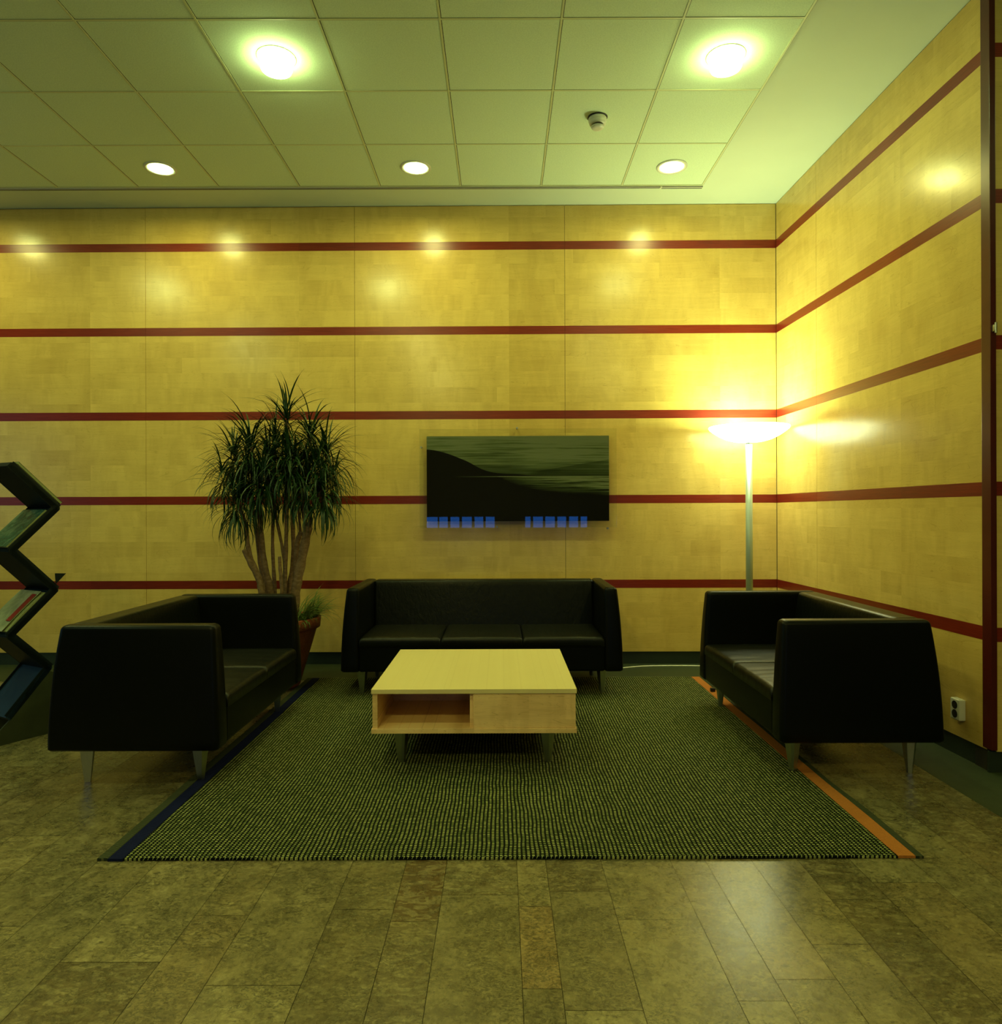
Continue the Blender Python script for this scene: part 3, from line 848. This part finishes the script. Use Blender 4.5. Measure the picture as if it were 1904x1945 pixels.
# ------------------------------------------------------------------ POTTED PLANT
pcx, pcy = -1.548, 4.95
pp = thing('potted_plant', 'tall many-stemmed dracaena in a terracotta pot behind the left sofa', 'potted plant', (pcx, pcy, 0))
m = MB(); m.lathe([(.130, 0), (.148, .02), (.262, .405), (.268, .410), (.283, .412), (.290, .478), (.286, .484), (.266, .484), (.258, .44), (.255, .41)], n=56, cap1=False)
m.build('pot', M['pot'], pp)
m = MB(); m.lathe([(.165, .001), (.247, .20), (.249, .20)], n=8) if False else None
m = MB(); m.lathe([(.258, .435), (.2, .445), (.05, .45)], n=40); m.build('soil', M['soil'], pp)
def W(px, py, d=4.95):
    """a point of the plant, local to the pot, from its place in the measured elevation"""
    return Vector(((px - 952) * d / 1357 - pcx, d - pcy, EYE - (py - 974.0) * d / 1357))
random.seed(21)
def trunk(pts, r0, r1, label=None):
    P = cr(pts, 5); n = len(P)
    rad = [(r0 + (r1 - r0) * i / (n - 1)) * (1 + .10 * math.sin(i * 2.1) * (1 if i < n - 3 else .2)) for i in range(n)]
    m = MB(); m.tube(P, rad, 9); return m.build('stem', M['bark'], pp)
def base(px, dd): # root point on the soil
    return W(px, 1180, 4.95 + dd) * 1.0
def T(base_px, dd, way, r0, r1):
    pts = [Vector((W(base_px, 1180, 4.95 + dd).x, dd, .44))]
    for (px, py, q) in way: pts.append(W(px, py, 4.95 + q))
    trunk(pts, r0, r1)
T(505, -.05, [(497, 1124, -.05), (491, 1097, -.06), (474, 1054, -.08), (466, 1000, -.08), (452, 950, -.08)], .030, .010)
T(503, -.08, [(494, 1110, -.08), (476, 1071, -.1), (463.5, 1044, -.12)], .022, .016)
T(517, .00, [(514, 1124, .0), (502, 1068, .0), (494, 988, .0), (491, 930, .0), (478, 850, .0)], .026, .010)
T(512, .08, [(505, 1124, .08), (494, 1068, .10), (485, 988, .12), (470, 930, .12), (446, 870, .12)], .020, .009)
T(525, .06, [(522, 1123, .06), (518, 1045, .07), (518, 973, .1), (512, 880, .12)], .016, .008)
T(540, -.02, [(540, 1124, -.02), (543, 1045, -.02), (546, 945, -.02), (548, 860, -.02), (545, 800, -.02)], .018, .009)
T(548, .05, [(548, 1124, .05), (557, 1060, .05), (557, 959, .05), (572, 880, .05), (590, 830, .05)], .020, .009)
T(558, -.06, [(561, 1126, -.06), (571, 1074, -.07), (584, 1008, -.08), (586, 1000, -.08)], .034, .028)
T(556, .02, [(560, 1100, .0), (563, 1050, .0), (566, 1025, .0), (573, 1010, .0)], .018, .017)
T(536, -.08, [(535, 1120, -.1), (532, 1080, -.12), (531, 1057, -.12)], .013, .011)
T(533, .0, [(541, 1100, .0), (537, 1045, .02), (523, 970, .04), (520, 900, .05), (525, 840, .05)], .013, .008)
for pth in ([(580, 1012, -.08), (577, 960, -.08), (583, 920, -.08)], [(587, 1005, -.08), (592, 970, -.08), (612, 930, -.10)],
            [(571, 1014, 0), (566, 950, 0), (564, 890, .0)], [(586, 1004, -.06), (600, 940, .0), (622, 865, .02)]):
    trunk([W(a, b, 4.95 + q) for a, b, q in pth], .010, .007)

def leaf_strip(m, p0, az, el, L, w, droop, n=8, fold=.25):
    """arching blade: starts at elevation el, bends down by droop radians"""
    p = Vector(p0); pts = []
    d = Vector((math.cos(az), math.sin(az), 0)); side = Vector((-math.sin(az), math.cos(az), 0))
    e = el; st = L / n
    rows = []
    for k in range(n + 1):
        s = k / n
        ww = w * (math.sin(PI * min(s * 1.0 + .12, 1)) ** .7 if s < .999 else .02) * .5 + .0004
        up = Vector((-d.x * math.sin(e), -d.y * math.sin(e), math.cos(e)))
        rows.append((p - side * ww + up * fold * ww, p.copy(), p + side * ww + up * fold * ww))
        p = p + (d * math.cos(e) + Vector((0, 0, 1)) * math.sin(e)) * st
        e -= droop / n * (.5 + 1.0 * s)
    vs = [[m.bm.verts.new(q) for q in r] for r in rows]
    for a, b in zip(vs, vs[1:]):
        for i in (0, 1):
            f = m.bm.faces.new((a[i], a[i + 1], b[i + 1], b[i])); f.smooth = True

def crown(px, py, dd, n, L, spread=1.):
    c = W(px, py, 4.95 + dd)
    m = MB(); n = int(n * 1.2)
    for k in range(n):
        f = k / n                         # 0 = lowest, oldest leaves
        az = k * 2.39996 + random.uniform(-.8, .8)
        el = R(-40 + 110 * f ** 1.2 + random.uniform(-22, 22))
        dr = R(random.uniform(95, 165) * (1.02 - .50 * f))
        p = c + Vector((random.uniform(-.02, .02), random.uniform(-.02, .02), (f - .75) * .17))
        ll = L * random.uniform(.75, 1.42) * (1 - .25 * abs(f - .5))
        # keep leaf tips off the wall
        room = (5.60 - (pcy + p.y))
        if math.sin(az) > .15 and ll * math.sin(az) * .85 > room: ll = max(room / (math.sin(az) * .85), .12)
        front = pcy + p.y - 4.56
        if math.sin(az) < -.15 and -ll * math.sin(az) * .8 > front: ll = max(front / (-math.sin(az) * .8), .14)
        leaf_strip(m, p, az, el, ll, random.uniform(.007, .0125), dr)
    m.build('leaf_crown', M['leaf'], pp, fixn=False)
crown(545, 800, -.02, 85, .34)
crown(476, 850, .0, 125, .33)
crown(446, 868, .10, 115, .30)
crown(590, 832, .05, 120, .32)
crown(620, 866, .02, 115, .30)
crown(512, 868, .12, 100, .30)
crown(525, 842, .05, 95, .31)
crown(452, 948, -.08, 125, .26)
crown(491, 925, -.05, 80, .26)
crown(564, 880, .0, 105, .30)
crown(583, 915, -.08, 90, .27)
crown(612, 930, -.10, 115, .26)
crown(548, 868, -.12, 90, .30)
crown(500, 900, -.10, 70, .28)
crown(540, 925, .06, 60, .27)
crown(602, 885, -.05, 70, .29)
crown(468, 895, .04, 70, .29)
crown(424, 905, .02, 55, .24)
crown(632, 905, .0, 60, .24)
# spider plant skirt in the same pot
m = MB()
for (ox, oy, n) in ((.17, -.10, 120), (.20, .05, 70), (-.16, -.12, 16), (.02, -.19, 18), (-.1, .15, 10)):
    for k in range(n):
        az = math.atan2(oy, ox) + random.uniform(-1.5, 1.5); cap = .13 if math.sin(az) < -.25 else .31
        leaf_strip(m, (ox + random.uniform(-.05, .05), oy + random.uniform(-.05, .05), .45), az, R(random.uniform(35, 85)),
                   min(random.uniform(.22, .42), cap), random.uniform(.007, .011), R(random.uniform(70, 165)), 9)
m.build('spider_leaves', M['leaf2'], pp, fixn=False)['label'] = 'pale green arching grassy leaves'

# ------------------------------------------------------------------ LIGHTS
def lamp(name, kind, loc, energy, col, **kw):
    l = bpy.data.lights.new(name, kind); l.energy = energy; l.color = col
    for k, v in kw.items(): setattr(l, k, v)
    o = bpy.data.objects.new(name, l); o.location = loc; COL.objects.link(o); return o
lamp('lamp_bulb', 'POINT', (lx, ly, 1.790), 6.5, (.72, 1.0, .42), shadow_soft_size=.035)
up = lamp('lamp_uplight', 'AREA', (lx, ly, 1.815), 14.5, (.76, 1.0, .48), shape='DISK', size=.30); up.rotation_euler = (R(180), 0, 0)
def spot(x, y, e, col=(.95, 1.0, .30), size=.15):
    o = lamp('downlight_beam', 'AREA', (x, y, H - .082), e, col, shape='DISK', size=size); return o
for (x, y, e) in ((-2.39, 5.03, 6.5), (-.592, 5.03, 6.5), (1.212, 5.03, 6), (-4.19, 5.03, 6.5)):
    spot(x, y, e, (1.0, .93, .27))
for (x, y, e) in ((-1.19, 3.81, 8), (1.208, 3.81, 3.5), (-3.59, 3.81, 9)):
    spot(x, y, e, (.84, 1.0, .30), .46)
spot(-1.19, 1.41, 12, (1.0, .92, .26), .25)
spot(-1.19, -1.2, 42, (1.0, .90, .22), .30)  # unseen, added to light lower wall and table face from the front
spot(1.8, -1.2, 26, (1.0, .90, .22), .30)  # unseen, second added frontal light
spot(3.55, 2.45, 4)
spot(-3.59, 1.41, 10, (.62, 1.0, .5))
wd = bpy.data.worlds.new('world'); SC.world = wd; wd.use_nodes = True
wd.node_tree.nodes['Background'].inputs[0].default_value = (.02, .03, .02, 1)
wd.node_tree.nodes['Background'].inputs[1].default_value = .0

# ------------------------------------------------------------------ CAMERA
cam = bpy.data.cameras.new('camera'); co = bpy.data.objects.new('camera', cam); COL.objects.link(co)
cam.sensor_fit = 'HORIZONTAL'; cam.sensor_width = 36; cam.lens = 36 * 1357 / 1904
co.location = (0, 0, EYE); co.rotation_euler = (R(90), R(.2), 0); cam.clip_start = .02
SC.camera = co
SC.view_settings.view_transform = 'Standard'; SC.view_settings.look = 'None'
SC.view_settings.gamma = 1; SC.view_settings.exposure = .17; SC.view_settings.use_curve_mapping = False
